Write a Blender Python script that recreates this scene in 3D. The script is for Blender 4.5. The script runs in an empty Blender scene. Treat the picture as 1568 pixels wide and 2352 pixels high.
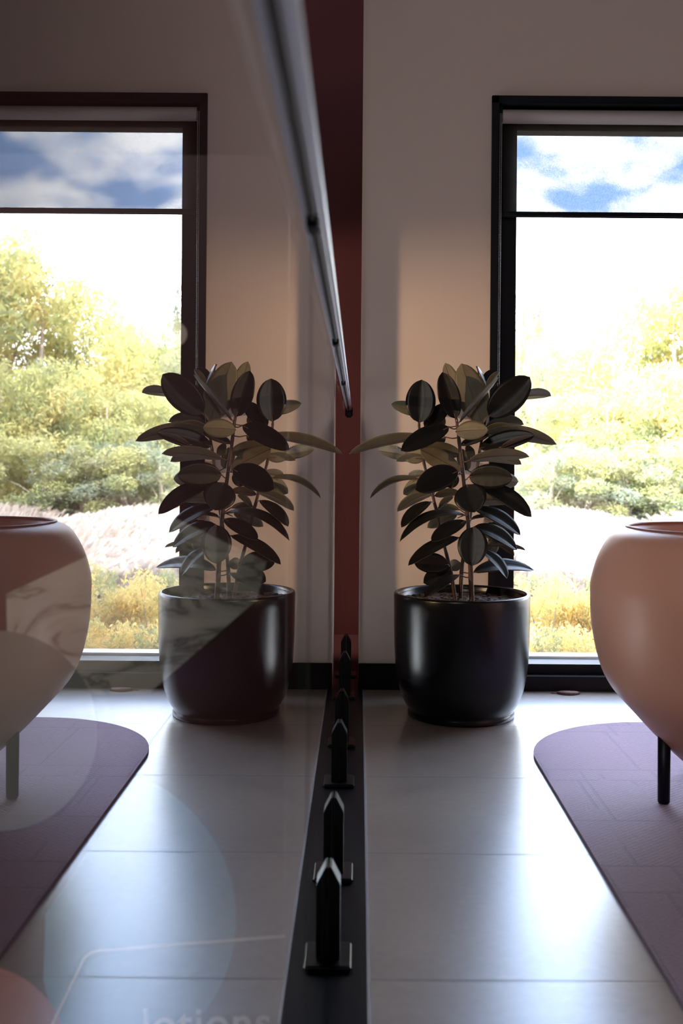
import bpy, bmesh, math, random
from mathutils import Vector, Matrix
S = bpy.context.scene
R = random.Random(7)
PI = math.pi
# ---------------------------------------------------------------- camera
CX, H, F = 0.05, 0.92, 2287.0
cd = bpy.data.cameras.new('camera'); cam = bpy.data.objects.new('camera', cd)
S.collection.objects.link(cam); S.camera = cam
cd.sensor_fit = 'AUTO'; cd.sensor_width = 36; cd.lens = 35.0
cd.shift_x = -0.01718; cd.shift_y = -0.0458
cd.clip_start = 0.01; cd.clip_end = 500
cam.matrix_world = Matrix.Translation((CX, 0, H)) @ Matrix.Rotation(PI/2, 4, 'X') @ Matrix.Rotation(0.008, 4, 'Z')
cd.dof.use_dof = True; cd.dof.focus_distance = 3.7; cd.dof.aperture_fstop = 4.0
# ---------------------------------------------------------------- view
S.view_settings.view_transform = 'Standard'; S.view_settings.look = 'None'
S.view_settings.exposure = 1.4; S.view_settings.gamma = 1.0
try: S.view_settings.use_curve_mapping = False
except Exception: pass
try:
    S.cycles.max_bounces = 12; S.cycles.diffuse_bounces = 5; S.cycles.glossy_bounces = 6
    S.cycles.transparent_max_bounces = 24; S.cycles.transmission_bounces = 8
    S.cycles.sample_clamp_indirect = 6
except Exception: pass
# ---------------------------------------------------------------- node helper
class NT:
    def __init__(s, tree): s.t = tree; s.n = tree.nodes; s.l = tree.links
    def add(s, typ, **kw):
        nd = s.n.new(typ)
        for k, v in kw.items():
            if k.startswith('_'): setattr(nd, k[1:], v)
        return nd
    def link(s, a, b): s.l.new(a, b)
    def ramp(s, fac, stops, interp='LINEAR'):
        r = s.n.new('ShaderNodeValToRGB'); r.color_ramp.interpolation = interp
        e = r.color_ramp.elements
        while len(e) < len(stops): e.new(0.5)
        for i, (p, c) in enumerate(stops):
            e[i].position = p; e[i].color = (c[0], c[1], c[2], 1) if hasattr(c, '__len__') else (c, c, c, 1)
        s.l.new(fac, r.inputs[0]); return r.outputs[0]
    def noise(s, vec, scale, detail=4, rough=0.5, dist=0.0):
        n = s.n.new('ShaderNodeTexNoise'); n.inputs['Scale'].default_value = scale
        n.inputs['Detail'].default_value = detail; n.inputs['Roughness'].default_value = rough
        n.inputs['Distortion'].default_value = dist
        if vec is not None: s.l.new(vec, n.inputs['Vector'])
        return n.outputs['Fac']
    def math(s, op, a, b=None, c=None, clamp=False):
        m = s.n.new('ShaderNodeMath'); m.operation = op; m.use_clamp = clamp
        for i, v in enumerate((a, b, c)):
            if v is None: continue
            if hasattr(v, 'links') or hasattr(v, 'is_linked'): s.l.new(v, m.inputs[i])
            else: m.inputs[i].default_value = v
        return m.outputs[0]
    def mapping(s, vec, scale=(1,1,1), loc=(0,0,0), rot=(0,0,0)):
        m = s.n.new('ShaderNodeMapping'); s.l.new(vec, m.inputs[0])
        m.inputs['Scale'].default_value = scale; m.inputs['Location'].default_value = loc; m.inputs['Rotation'].default_value = rot
        return m.outputs[0]
    def mixc(s, fac, a, b, mode='MIX'):
        m = s.n.new('ShaderNodeMix'); m.data_type = 'RGBA'; m.blend_type = mode
        for sock, v in ((m.inputs[0], fac), (m.inputs[6], a), (m.inputs[7], b)):
            if hasattr(v, 'is_linked'): s.l.new(v, sock)
            elif hasattr(v, '__len__'): sock.default_value = (v[0], v[1], v[2], 1)
            else: sock.default_value = v
        return m.outputs[2]
# ---------------------------------------------------------------- world: blue sky with broken cloud
W = bpy.data.worlds.new('sky'); S.world = W; W.use_nodes = True
n = NT(W.node_tree); n.n.clear()
out = n.add('ShaderNodeOutputWorld'); bg = n.add('ShaderNodeBackground'); n.link(bg.outputs[0], out.inputs[0])
tc = n.add('ShaderNodeTexCoord')
mp = n.mapping(tc.outputs['Generated'], scale=(1.0, 1.0, 1.7), loc=(0.1, 0.0, 0.35), rot=(0, 0.35, 0))
cl = n.noise(mp, 9.0, 7, 0.5, 0.2)
SKY_BLUE, SKY_CLOUD = (0.95, 1.55, 2.75), (4.2, 4.3, 4.5)
sep = n.add('ShaderNodeSeparateXYZ'); n.link(tc.outputs['Generated'], sep.inputs[0])
low = n.ramp(sep.outputs[2], [(0.0, 1.0), (0.30, 0.0)])
cov = n.math('ADD', cl, n.math('MULTIPLY', low, 0.45))
fac = n.ramp(cov, [(0.47, 0.0), (0.60, 1.0)])
n.link(n.mixc(fac, SKY_BLUE, SKY_CLOUD), bg.inputs[0])
bg.inputs[1].default_value = 1.25
# ---------------------------------------------------------------- sun on the bush outside (comes over the building from behind)
sd = bpy.data.lights.new('sun', 'SUN'); sd.energy = 8.5; sd.angle = 0.01; sd.color = (1.0, 0.93, 0.80)
so = bpy.data.objects.new('sun', sd); S.collection.objects.link(so)
so.rotation_euler = Vector((0.45, 0.55, -0.72)).to_track_quat('-Z', 'Y').to_euler()
# sky portal in the big window
pd = bpy.data.lights.new('window_portal', 'AREA'); pd.shape = 'RECTANGLE'; pd.size = 3.2; pd.size_y = 2.35
pd.cycles.is_portal = True
po = bpy.data.objects.new('window_portal', pd); S.collection.objects.link(po)
po.location = (2.2, 4.40, 1.28); po.rotation_euler = (-PI/2, 0, 0)
# warm lamp in the room behind the glass and dim ceiling light of the lounge
ld = bpy.data.lights.new('warm_lamp', 'SPOT'); ld.energy = 140; ld.color = (1.0, 0.66, 0.36)
ld.shadow_soft_size = 0.006; ld.spot_size = math.radians(30); ld.spot_blend = 0.9
lo = bpy.data.objects.new('warm_lamp', ld); S.collection.objects.link(lo); lo.location = (-2.5, 1.5, 1.45)
lo.rotation_euler = (Vector((0.35, 4.09, 0.98)) - lo.location).to_track_quat('-Z', 'Y').to_euler()

l2 = bpy.data.lights.new('stair_wall_lamp', 'SPOT'); l2.energy = 75; l2.color = (1.0, 0.76, 0.60)
l2.shadow_soft_size = 0.02; l2.spot_size = math.radians(50); l2.spot_blend = 0.35
lp = bpy.data.objects.new('stair_wall_lamp', l2); S.collection.objects.link(lp); lp.location = (-2.2, 3.3, 1.55)
lp.rotation_euler = (Vector((-0.3, 5.4, 1.0)) - lp.location).to_track_quat('-Z', 'Y').to_euler()
# unseen fill light added on the stair side to brighten the display board
ad = bpy.data.lights.new('board_fill_light', 'AREA'); ad.shape = 'RECTANGLE'; ad.size = 0.5; ad.size_y = 0.5
ad.energy = 11; ad.color = (1.0, 0.93, 0.86)
ao = bpy.data.objects.new('board_fill_light', ad); S.collection.objects.link(ao); ao.location = (-0.75, -0.3, 2.6)
ao.rotation_euler = (Vector((-0.5, 1.5, 0.5)) - ao.location).to_track_quat('-Z', 'Y').to_euler()
# ================================================================ materials
def pmat(name, col, rough=0.5, metal=0.0, spec=0.5, coat=0.0, coat_r=0.1, sheen=0.0, bump=None, var=None):
    m = bpy.data.materials.new(name); m.use_nodes = True
    t = NT(m.node_tree); b = m.node_tree.nodes['Principled BSDF']
    b.inputs['Base Color'].default_value = (*col, 1); b.inputs['Roughness'].default_value = rough
    b.inputs['Metallic'].default_value = metal; b.inputs['Specular IOR Level'].default_value = spec
    b.inputs['Coat Weight'].default_value = coat; b.inputs['Coat Roughness'].default_value = coat_r
    b.inputs['Sheen Weight'].default_value = sheen
    tc = t.add('ShaderNodeTexCoord')
    if var:   # (scale, amount, detail)
        f = t.noise(tc.outputs['Object'], var[0], var[2] if len(var) > 2 else 4)
        c2 = tuple(min(1, c*(1+var[1])) for c in col); c1 = tuple(c*(1-var[1]) for c in col)
        t.link(t.ramp(f, [(0.3, c1), (0.7, c2)]), b.inputs['Base Color'])
    if bump:  # (scale, strength)
        f = t.noise(tc.outputs['Object'], bump[0], 5, 0.6)
        bn = t.add('ShaderNodeBump'); bn.inputs['Strength'].default_value = bump[1]; bn.inputs['Distance'].default_value = 0.002
        t.link(f, bn.inputs['Height']); t.link(bn.outputs[0], b.inputs['Normal'])
    m['b'] = 1
    return m
M = {}
M['wall'] = pmat('painted_wall', (0.64, 0.53, 0.475), 0.75, bump=(220, 0.12), var=(1.2, 0.02))
M['red'] = pmat('maroon_wall', (0.085, 0.026, 0.025), 0.8, spec=0.08, bump=(200, 0.1), var=(2, 0.06))
M['ceil'] = pmat('ceiling_paint', (0.42, 0.39, 0.38), 0.9)
M['room'] = pmat('rear_wall_paint', (0.40, 0.34, 0.32), 0.85)
M['black'] = pmat('black_frame', (0.004, 0.004, 0.007), 0.42, spec=0.22, bump=(300, 0.05))
M['skirt'] = pmat('black_skirting', (0.003, 0.003, 0.003), 0.55, spec=0.15)
M['spigot'] = pmat('black_powder_coat', (0.004, 0.004, 0.005), 0.28, bump=(500, 0.04))
M['track'] = pmat('black_floor_channel', (0.004, 0.0045, 0.007), 0.34, spec=0.2)
M['alu'] = pmat('satin_aluminium', (0.84, 0.88, 1.0), 0.40, metal=0.2)
M['alud'] = pmat('tile_trim_metal', (0.62, 0.70, 0.80), 0.25, metal=0.7)
M['gasket'] = pmat('rubber', (0.008, 0.008, 0.008), 0.8)
M['pot'] = pmat('glazed_black_pot', (0.004, 0.004, 0.005), 0.24, spec=0.36, bump=(260, 0.12))
M['soil'] = pmat('potting_soil', (0.045, 0.022, 0.014), 0.9, bump=(60, 1.0), var=(70, 0.6))
M['stem'] = pmat('stem_bark', (0.075, 0.035, 0.02), 0.65, bump=(90, 0.5), var=(30, 0.3))
M['leaf_top'] = pmat('rubber_leaf_upper', (0.008, 0.007, 0.0065), 0.36, spec=0.28, bump=(60, 0.12), var=(14, 0.25))
M['leaf_under'] = pmat('rubber_leaf_under', (0.115, 0.096, 0.058), 0.5, spec=0.4, var=(16, 0.15))
M['midrib'] = pmat('leaf_midrib', (0.10, 0.045, 0.035), 0.4)
M['tagc'] = pmat('plant_tag_card', (0.62, 0.42, 0.27), 0.6)
M['ink'] = pmat('tag_ink', (0.10, 0.05, 0.03), 0.6)
M['leather'] = pmat('blush_leather', (0.70, 0.355, 0.255), 0.42, spec=0.45, bump=(150, 0.10), var=(2.5, 0.05))
M['leather2'] = pmat('blush_leather_piping', (0.38, 0.16, 0.12), 0.45, bump=(150, 0.1))
M['roller'] = pmat('blind_roll_fabric', (0.52, 0.46, 0.47), 0.6, bump=(300, 0.1))
M['chain'] = pmat('bead_chain', (0.62, 0.60, 0.56), 0.35, metal=0.4)
M['sill'] = pmat('pale_sill', (0.72, 0.72, 0.70), 0.5)
M['dry'] = pmat('dried_leaf', (0.10, 0.03, 0.025), 0.6, var=(30, 0.3))
M['carpet2'] = pmat('dark_maroon_carpet', (0.075, 0.028, 0.034), 0.95, bump=(200, 0.4))
M['carpet3'] = pmat('maroon_landing_carpet', (0.16, 0.05, 0.055), 0.95, bump=(200, 0.4))
M['bo_maroon'] = pmat('board_maroon', (0.060, 0.014, 0.018), 0.6, var=(1.5, 0.1))
M['bo_grey'] = pmat('board_grey', (0.22, 0.23, 0.21), 0.6, var=(2, 0.1))
M['bo_blue'] = pmat('board_blue', (0.12, 0.30, 0.44), 0.6, var=(2, 0.1))
M['bo_salmon'] = pmat('board_salmon', (0.50, 0.17, 0.17), 0.6)
M['bo_beige'] = pmat('board_beige', (0.75, 0.62, 0.50), 0.6)
M['bo_white'] = pmat('board_white', (0.95, 0.93, 0.92), 0.5)
M['trunk'] = pmat('gum_trunk', (0.40, 0.34, 0.28), 0.8, var=(3, 0.3))
# marble print
def marble():
    m = pmat('marble_print', (0.6, 0.58, 0.52), 0.4); t = NT(m.node_tree); b = m.node_tree.nodes['Principled BSDF']
    tc = t.add('ShaderNodeTexCoord')
    f = t.noise(t.mapping(tc.outputs['Object'], rot=(0, 0.6, 0), scale=(1, 1, 3.0)), 3.5, 8, 0.62, 1.6)
    c = t.ramp(f, [(0.35, (0.50, 0.48, 0.42)), (0.47, (0.44, 0.42, 0.37)), (0.50, (0.16, 0.155, 0.135)), (0.53, (0.42, 0.40, 0.35)), (0.62, (0.58, 0.55, 0.49))])
    t.link(c, b.inputs['Base Color']); return m
M['marble'] = marble()
# stone-look porcelain floor
def floor_mat():
    m = pmat('porcelain_floor', (0.5, 0.45, 0.42), 0.34); t = NT(m.node_tree); b = m.node_tree.nodes['Principled BSDF']
    tc = t.add('ShaderNodeTexCoord'); v = tc.outputs['Object']
    f1 = t.noise(v, 2.2, 6, 0.6, 0.8); f2 = t.noise(v, 45, 6, 0.6, 0.2)
    f = t.math('ADD', t.math('MULTIPLY', f1, 0.7), t.math('MULTIPLY', f2, 0.3))
    col = t.ramp(f, [(0.34, (0.215, 0.178, 0.152)), (0.5, (0.285, 0.240, 0.208)), (0.66, (0.35, 0.30, 0.262))])
    br = t.add('ShaderNodeTexBrick'); br.offset = 0.0
    t.link(t.mapping(v, loc=(0.57, 0.0-0.04, 0)), br.inputs['Vector'])
    br.inputs['Scale'].default_value = 1.0; br.inputs['Mortar Size'].default_value = 0.0045; br.inputs['Mortar Smooth'].default_value = 0.3
    br.inputs['Brick Width'].default_value = 1.2; br.inputs['Row Height'].default_value = 0.58
    t.link(t.mixc(t.math('MULTIPLY', br.outputs['Fac'], 0.6), col, (0.24, 0.22, 0.22)), b.inputs['Base Color'])
    b.inputs['Roughness'].default_value = 0.28
    bn = t.add('ShaderNodeBump'); bn.inputs['Strength'].default_value = 0.25; bn.inputs['Distance'].default_value = 0.002
    t.link(t.math('SUBTRACT', 1.0, br.outputs['Fac']), bn.inputs['Height']); t.link(bn.outputs[0], b.inputs['Normal']); t.link(bn.outputs[0], b.inputs['Coat Normal'])
    t.link(t.math('SUBTRACT', t.ramp(f, [(0.35, 0.88), (0.6, 1.0)]), t.math('MULTIPLY', br.outputs['Fac'], 0.55)), b.inputs['Coat Weight'])
    b.inputs['Specular IOR Level'].default_value = 1.0
    b.inputs['Coat Weight'].default_value = 1.0; b.inputs['Coat Roughness'].default_value = 0.34; b.inputs['Coat IOR'].default_value = 1.8
    return m
M['floor'] = floor_mat()
# mauve carved rug
def rug_mat():
    m = pmat('mauve_carved_carpet', (0.2, 0.13, 0.15), 0.9); t = NT(m.node_tree); b = m.node_tree.nodes['Principled BSDF']
    tc = t.add('ShaderNodeTexCoord'); v = tc.outputs['Object']
    def brick(scale, w, h, off, loc):
        br = t.add('ShaderNodeTexBrick'); br.offset = off; br.offset_frequency = 2
        t.link(t.mapping(v, loc=loc), br.inputs['Vector']); br.inputs['Scale'].default_value = scale
        br.inputs['Mortar Size'].default_value = 0.006; br.inputs['Brick Width'].default_value = w; br.inputs['Row Height'].default_value = h
        br.inputs['Color1'].default_value = (0, 0, 0, 1); br.inputs['Color2'].default_value = (1, 1, 1, 1); br.inputs['Mortar'].default_value = (0, 0, 0, 1)
        return br
    b1 = brick(1, 0.5, 0.43, 0.37, (0.1, 0.02, 0)); b2 = brick(1, 0.16, 0.62, 0.5, (0.03, 0.21, 0))
    wv = t.add('ShaderNodeTexWave'); wv.inputs['Scale'].default_value = 26; wv.inputs['Distortion'].default_value = 0.6
    t.link(t.mapping(v, rot=(0, 0, 0.9)), wv.inputs['Vector'])
    nz = t.noise(v, 260, 3, 0.7)
    mask = t.math('GREATER_THAN', t.noise(v, 1.9, 1), 0.5)
    lines = t.math('MAXIMUM', b1.outputs['Fac'], t.math('MULTIPLY', b2.outputs['Fac'], mask))
    pile = t.math('MULTIPLY', wv.outputs['Fac'], t.math('MULTIPLY', b2.outputs['Color'], 0.35))
    hgt = t.math('ADD', t.math('SUBTRACT', pile, t.math('MULTIPLY', lines, 1.2)), t.math('MULTIPLY', nz, 0.8))
    bn = t.add('ShaderNodeBump'); bn.inputs['Strength'].default_value = 0.9; bn.inputs['Distance'].default_value = 0.004
    t.link(hgt, bn.inputs['Height']); t.link(bn.outputs[0], b.inputs['Normal'])
    base = t.ramp(nz, [(0.3, (0.13, 0.065, 0.07)), (0.7, (0.25, 0.145, 0.155))])
    c = t.mixc(t.math('MULTIPLY', lines, 0.55), base, (0.06, 0.03, 0.035))
    c = t.mixc(t.math('MULTIPLY', b2.outputs['Color'], 0.25), c, (0.22, 0.13, 0.14))
    t.link(c, b.inputs['Base Color'])
    b.inputs['Sheen Weight'].default_value = 1.0; b.inputs['Sheen Roughness'].default_value = 0.35; b.inputs['Roughness'].default_value = 0.58; b.inputs['Specular IOR Level'].default_value = 1.0; b.inputs['Specular Tint'].default_value = (0.80, 0.66, 1.0, 1)
    b.inputs['Sheen Tint'].default_value = (0.72, 0.62, 0.95, 1)
    return m
M['rug'] = rug_mat()
# thin glass: Fresnel mirror over a clear sheet (both faces of the pane in one)
def glass_mat(name, tint, rough=0.0):
    m = bpy.data.materials.new(name); m.use_nodes = True; t = NT(m.node_tree); t.n.clear()
    o = t.add('ShaderNodeOutputMaterial'); tr = t.add('ShaderNodeBsdfTransparent'); gl = t.add('ShaderNodeBsdfGlossy')
    tr.inputs[0].default_value = (*tint, 1); gl.inputs['Roughness'].default_value = rough; gl.inputs['Color'].default_value = (1, 1, 1, 1)
    fr = t.add('ShaderNodeFresnel'); fr.inputs[0].default_value = 1.5
    eff = t.math('DIVIDE', t.math('MULTIPLY', fr.outputs[0], 2.0), t.math('ADD', fr.outputs[0], 1.0))
    geo = t.add('ShaderNodeNewGeometry')
    k = t.math('MULTIPLY', eff, t.math('SUBTRACT', 1.0, geo.outputs['Backfacing']))
    mx = t.add('ShaderNodeMixShader'); t.link(k, mx.inputs[0]); t.link(tr.outputs[0], mx.inputs[1]); t.link(gl.outputs[0], mx.inputs[2])
    t.link(mx.outputs[0], o.inputs[0]); return m
M['glass'] = glass_mat('clear_glass', (0.97, 0.985, 0.98))
M['pane'] = glass_mat('window_glass', (0.985, 0.99, 0.99))
def edge_mat():
    m = pmat('glass_polished_edge', (0.05, 0.065, 0.06), 0.25); return m
M['gedge'] = edge_mat()
# sheer blind
def sheer_mat():
    m = bpy.data.materials.new('sheer_mesh'); m.use_nodes = True; t = NT(m.node_tree); t.n.clear()
    o = t.add('ShaderNodeOutputMaterial'); tr = t.add('ShaderNodeBsdfTransparent'); df = t.add('ShaderNodeBsdfDiffuse')
    tl = t.add('ShaderNodeBsdfTranslucent'); tl.inputs[0].default_value = (0.06, 0.05, 0.045, 1)
    df.inputs[0].default_value = (0.03, 0.028, 0.026, 1)
    ad = t.add('ShaderNodeMixShader'); ad.inputs[0].default_value = 0.5; t.link(df.outputs[0], ad.inputs[1]); t.link(tl.outputs[0], ad.inputs[2])
    tc = t.add('ShaderNodeTexCoord')
    f = t.noise(t.mapping(tc.outputs['Object'], scale=(1, 1, 1)), 240, 2, 0.6)
    k = t.ramp(f, [(0.3, 0.32), (0.7, 0.38)])
    mx = t.add('ShaderNodeMixShader'); t.link(k, mx.inputs[0]); t.link(ad.outputs[0], mx.inputs[1]); t.link(tr.outputs[0], mx.inputs[2])
    t.link(mx.outputs[0], o.inputs[0]); return m
M['sheer'] = sheer_mat()
# foliage
def foliage_mat(name, cols, trans=0.45):
    m = bpy.data.materials.new(name); m.use_nodes = True; t = NT(m.node_tree); t.n.clear()
    o = t.add('ShaderNodeOutputMaterial'); d = t.add('ShaderNodeBsdfDiffuse'); l = t.add('ShaderNodeBsdfTranslucent')
    at = t.add('ShaderNodeAttribute'); at.attribute_name = 'hue'; at.attribute_type = 'GEOMETRY'
    c = t.ramp(at.outputs['Fac'], [(i/(len(cols)-1), c) for i, c in enumerate(cols)])
    t.link(c, d.inputs[0]); t.link(c, l.inputs[0])
    mx = t.add('ShaderNodeMixShader'); mx.inputs[0].default_value = trans
    t.link(d.outputs[0], mx.inputs[1]); t.link(l.outputs[0], mx.inputs[2]); t.link(mx.outputs[0], o.inputs[0]); return m
M['fol_yel'] = foliage_mat('gum_foliage', [(0.283, 0.323, 0.178), (0.483, 0.476, 0.202), (0.665, 0.599, 0.254), (0.715, 0.599, 0.317)])
M['fol_grn'] = foliage_mat('green_foliage', [(0.204, 0.250, 0.154), (0.335, 0.362, 0.184), (0.451, 0.448, 0.193), (0.538, 0.500, 0.251)])
M['fol_blu'] = foliage_mat('grey_green_foliage', [(0.190, 0.224, 0.174), (0.277, 0.310, 0.223), (0.393, 0.395, 0.251), (0.481, 0.461, 0.271)])
M['fol_shr'] = foliage_mat('shrub_foliage', [(0.530, 0.484, 0.217), (0.757, 0.616, 0.255), (0.853, 0.649, 0.217), (0.870, 0.582, 0.287)])
M['grass'] = foliage_mat('pale_grass', [(0.295, 0.255, 0.194), (0.451, 0.379, 0.307), (0.538, 0.454, 0.395), (0.608, 0.528, 0.468)])
def ground_mat():
    m = pmat('bush_ground', (0.30, 0.27, 0.21), 1.0, var=(0.6, 0.3, 6)); return m
M['ground'] = ground_mat()

# ================================================================ geometry helpers
C = S.collection
def deroll(px, py): return px + 0.008*(py-1176), py - 0.008*(px-784)
def at(px, py, D):
    x, y = deroll(px, py)
    return Vector((CX + (x-823.5)*D/F, D, H - (y-1068)*D/F))
def link(name, me, mats, parent=None, smooth=False, loc=None):
    o = bpy.data.objects.new(name, me); C.objects.link(o)
    for m in (mats if isinstance(mats, (list, tuple)) else [mats]): me.materials.append(m)
    if smooth:
        for p in me.polygons: p.use_smooth = True
    if loc is not None: o.location = loc
    if parent is not None: o.parent = parent
    return o
def from_bm(name, bm, mats, parent=None, smooth=False, loc=None):
    bmesh.ops.recalc_face_normals(bm, faces=bm.faces)
    me = bpy.data.meshes.new(name); bm.to_mesh(me); bm.free()
    return link(name, me, mats, parent, smooth, loc)
def tag(o, label=None, cat=None, group=None, kind=None):
    if label: o['label'] = label
    if cat: o['category'] = cat
    if group: o['group'] = group
    if kind: o['kind'] = kind
    return o
def empty(name, loc, label=None, cat=None, group=None):
    o = bpy.data.objects.new(name, None); C.objects.link(o); o.location = loc; o.empty_display_size = 0.1
    return tag(o, label, cat, group)
def box(bm, x0, x1, y0, y1, z0, z1, bev=0.0, seg=2):
    r = bmesh.ops.create_cube(bm, size=1)
    vs = r['verts']
    for v in vs:
        v.co = Vector((x0 if v.co.x < 0 else x1, y0 if v.co.y < 0 else y1, z0 if v.co.z < 0 else z1))
    if bev > 0:
        es = {e for v in vs for e in v.link_edges}
        bmesh.ops.bevel(bm, geom=list(es), offset=bev, segments=seg, affect='EDGES', clamp_overlap=True)
def boxo(name, x0, x1, y0, y1, z0, z1, mat, parent=None, bev=0.0, **k):
    bm = bmesh.new(); box(bm, x0, x1, y0, y1, z0, z1, bev); return from_bm(name, bm, mat, parent)
def tube(bm, pts, rad, seg=8, cap=True):
    pts = [Vector(p) for p in pts]; rings = []
    for i, p in enumerate(pts):
        d = (pts[min(i+1, len(pts)-1)] - pts[max(i-1, 0)]).normalized()
        u = d.cross(Vector((0.13, 1, 0.07))).normalized(); w = d.cross(u)
        r = rad[i] if hasattr(rad, '__len__') else rad
        rings.append([bm.verts.new(p + (u*math.cos(2*PI*k/seg) + w*math.sin(2*PI*k/seg))*r) for k in range(seg)])
    for a, b in zip(rings, rings[1:]):
        for k in range(seg): bm.faces.new((a[k], a[(k+1) % seg], b[(k+1) % seg], b[k]))
    if cap: bm.faces.new(rings[0]); bm.faces.new(rings[-1])
def lathe(bm, prof, seg=64, c=(0, 0)):
    rings = []
    for r, z in prof:
        if r < 1e-6: rings.append([bm.verts.new((c[0], c[1], z))])
        else: rings.append([bm.verts.new((c[0]+r*math.cos(2*PI*k/seg), c[1]+r*math.sin(2*PI*k/seg), z)) for k in range(seg)])
    for a, b in zip(rings, rings[1:]):
        for k in range(seg):
            j = (k+1) % seg
            if len(a) == 1 and len(b) == 1: continue
            if len(a) == 1: bm.faces.new((a[0], b[j], b[k]))
            elif len(b) == 1: bm.faces.new((a[k], a[j], b[0]))
            else: bm.faces.new((a[k], a[j], b[j], b[k]))
def struct(o): o['kind'] = 'structure'; return o

# ================================================================ the shell
YW = 4.09                       # inner face of the window wall
WX0, WX1, WZ1 = 0.583, 3.75, 2.44
XR, YB, ZC = 4.4, -2.6, 3.05    # right wall, rear wall, ceiling
struct(boxo('floor', 0.074, XR, YB, YW+0.0, -0.20, 0.0, M['floor']))
bm = bmesh.new(); box(bm, -3.2, -0.075, YB, 2.1, -0.2, 0); box(bm, -0.35, -0.075, 2.1, 5.4, -0.2, 0)
struct(from_bm('floor_stair_side', bm, M['carpet2']))
struct(boxo('floor_lower_level', -3.35, 0.6, 1.9, 5.6, -3.0, -2.85, M['carpet2']))
bm = bmesh.new(); box(bm, -0.35, -0.2, 2.1, 5.4, -2.85, -0.2); box(bm, -3.2, -0.2, 1.95, 2.1, -2.85, -0.2)
struct(from_bm('wall_lower_level', bm, M['red']))
bm = bmesh.new()
box(bm, -0.075, 0.074, YB, 4.09, -0.2, -0.001)
box(bm, -0.075, 0.45, 4.09, 5.4, -0.2, 0.0)
struct(from_bm('floor_landing', bm, M['carpet3']))
ZV = 4.3                        # the stair side is taller
struct(boxo('ceiling', 0.054, XR+0.1, YB-0.1, YW+0.24, ZC, ZC+0.15, M['ceil']))
struct(boxo('ceiling_stair_side', -3.3, 0.62, YB-0.1, 5.6, ZV, ZV+0.15, M['ceil']))
struct(boxo('wall_bulkhead', 0.054, 0.2, YB-0.1, YW+0.24, ZC+0.15, ZV, M['wall']))
bm = bmesh.new()
box(bm, 0.054, WX0+0.02, YW, YW+0.24, 0, ZC)
box(bm, WX0+0.02, WX1, YW, YW+0.24, WZ1-0.015, ZC)
box(bm, WX1, XR+0.1, YW, YW+0.24, 0, ZC)
struct(from_bm('wall_back', bm, M['wall']))
struct(boxo('wall_right', XR, XR+0.15, YB, YW, 0, ZC, M['room']))
struct(boxo('wall_rear', -3.3, XR+0.1, YB-0.15, YB, 0, ZV, M['room']))
struct(boxo('wall_maroon', -3.3, 0.6, 5.4, 5.55, -2.85, ZV, M['red']))
struct(boxo('wall_return', 0.45, 0.6, YW+0.24, 5.4, 0, ZV, M['red']))
bm = bmesh.new()                # far side wall with its own window opening
LX = -3.2
box(bm, LX-0.15, LX, YB, 2.90, -2.85, ZV); box(bm, LX-0.15, LX, 3.85, 5.4, -2.85, ZV)
box(bm, LX-0.15, LX, 2.90, 3.85, -2.85, -2.6); box(bm, LX-0.15, LX, 2.90, 3.85, -0.1, ZV)
struct(from_bm('wall_left', bm, M['red']))
struct(boxo('light_blocker', -1.85, -1.6, 2.36, 2.8, -2.85, ZV, M['red'])).name = 'light_blocker'  # unseen block added to cut the warm lamp off the back wall's left strip
struct(boxo('baseboard_back', 0.054, WX0, YW-0.014, YW, 0.0, 0.107, M['skirt'], bev=0.002))
struct(boxo('trim_1', 0.054, 0.058, YW-0.003, YW+0.02, 0.107, ZC-0.01, M['wall']))
# ---------------------------------------------------------------- window
win = struct(empty('window_1', (WX0, YW, 0)))
def wpart(name, bm, mat, parent=win, smooth=False):
    bmesh.ops.translate(bm, verts=bm.verts, vec=(-WX0, -YW, 0))
    return from_bm(name, bm, mat, parent, smooth)
y0, y1 = YW-0.012, YW+0.20
bm = bmesh.new()
box(bm, WX0, WX0+0.030, y0, y1, 0.0, WZ1, 0.002); box(bm, WX0, WX1, y0, y1, WZ1-0.032, WZ1, 0.002)
box(bm, WX1-0.03, WX1, y0, y1, 0.0, WZ1, 0.002); box(bm, WX0+.03, WX1-.03, y0, y1, 0.0, 0.06, 0.002)
wpart('window_lining', bm, M['black'])
bm = bmesh.new()
fy0, fy1 = YW+0.10, YW+0.17
k = 4.2/4.09
xin = CX + (1180.5-823.5)*(fy0)/F
zt = H + (1068-296)*fy0/F; zb = H - (1509-1068)*fy0/F
box(bm, WX0+0.03, xin, fy0, fy1, 0.06, WZ1-0.032, 0.002)
box(bm, WX1-0.11, WX1-0.03, fy0, fy1, 0.06, WZ1-0.032, 0.002)
box(bm, xin, WX1-0.11, fy0, fy1, zt, WZ1-0.032, 0.002)
box(bm, xin, WX1-0.11, fy0-0.06, fy1, 0.06, zb-0.012, 0.003)
xm = 2.35
box(bm, xm, xm+0.06, fy0, fy1, zb-0.02, zt, 0.002)
wpart('window_frame', bm, M['black'])
bm = bmesh.new(); box(bm, xin-.01, WX1-0.10, YW+0.128, YW+0.134, zb-0.02, zt+0.01); wpart('window_pane', bm, M['pane'])
bm = bmesh.new(); box(bm, xin, WX1-0.11, fy1, fy1+0.09, zb-0.035, zb-0.003, 0.002); wpart('window_sill', bm, M['sill'])
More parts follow.
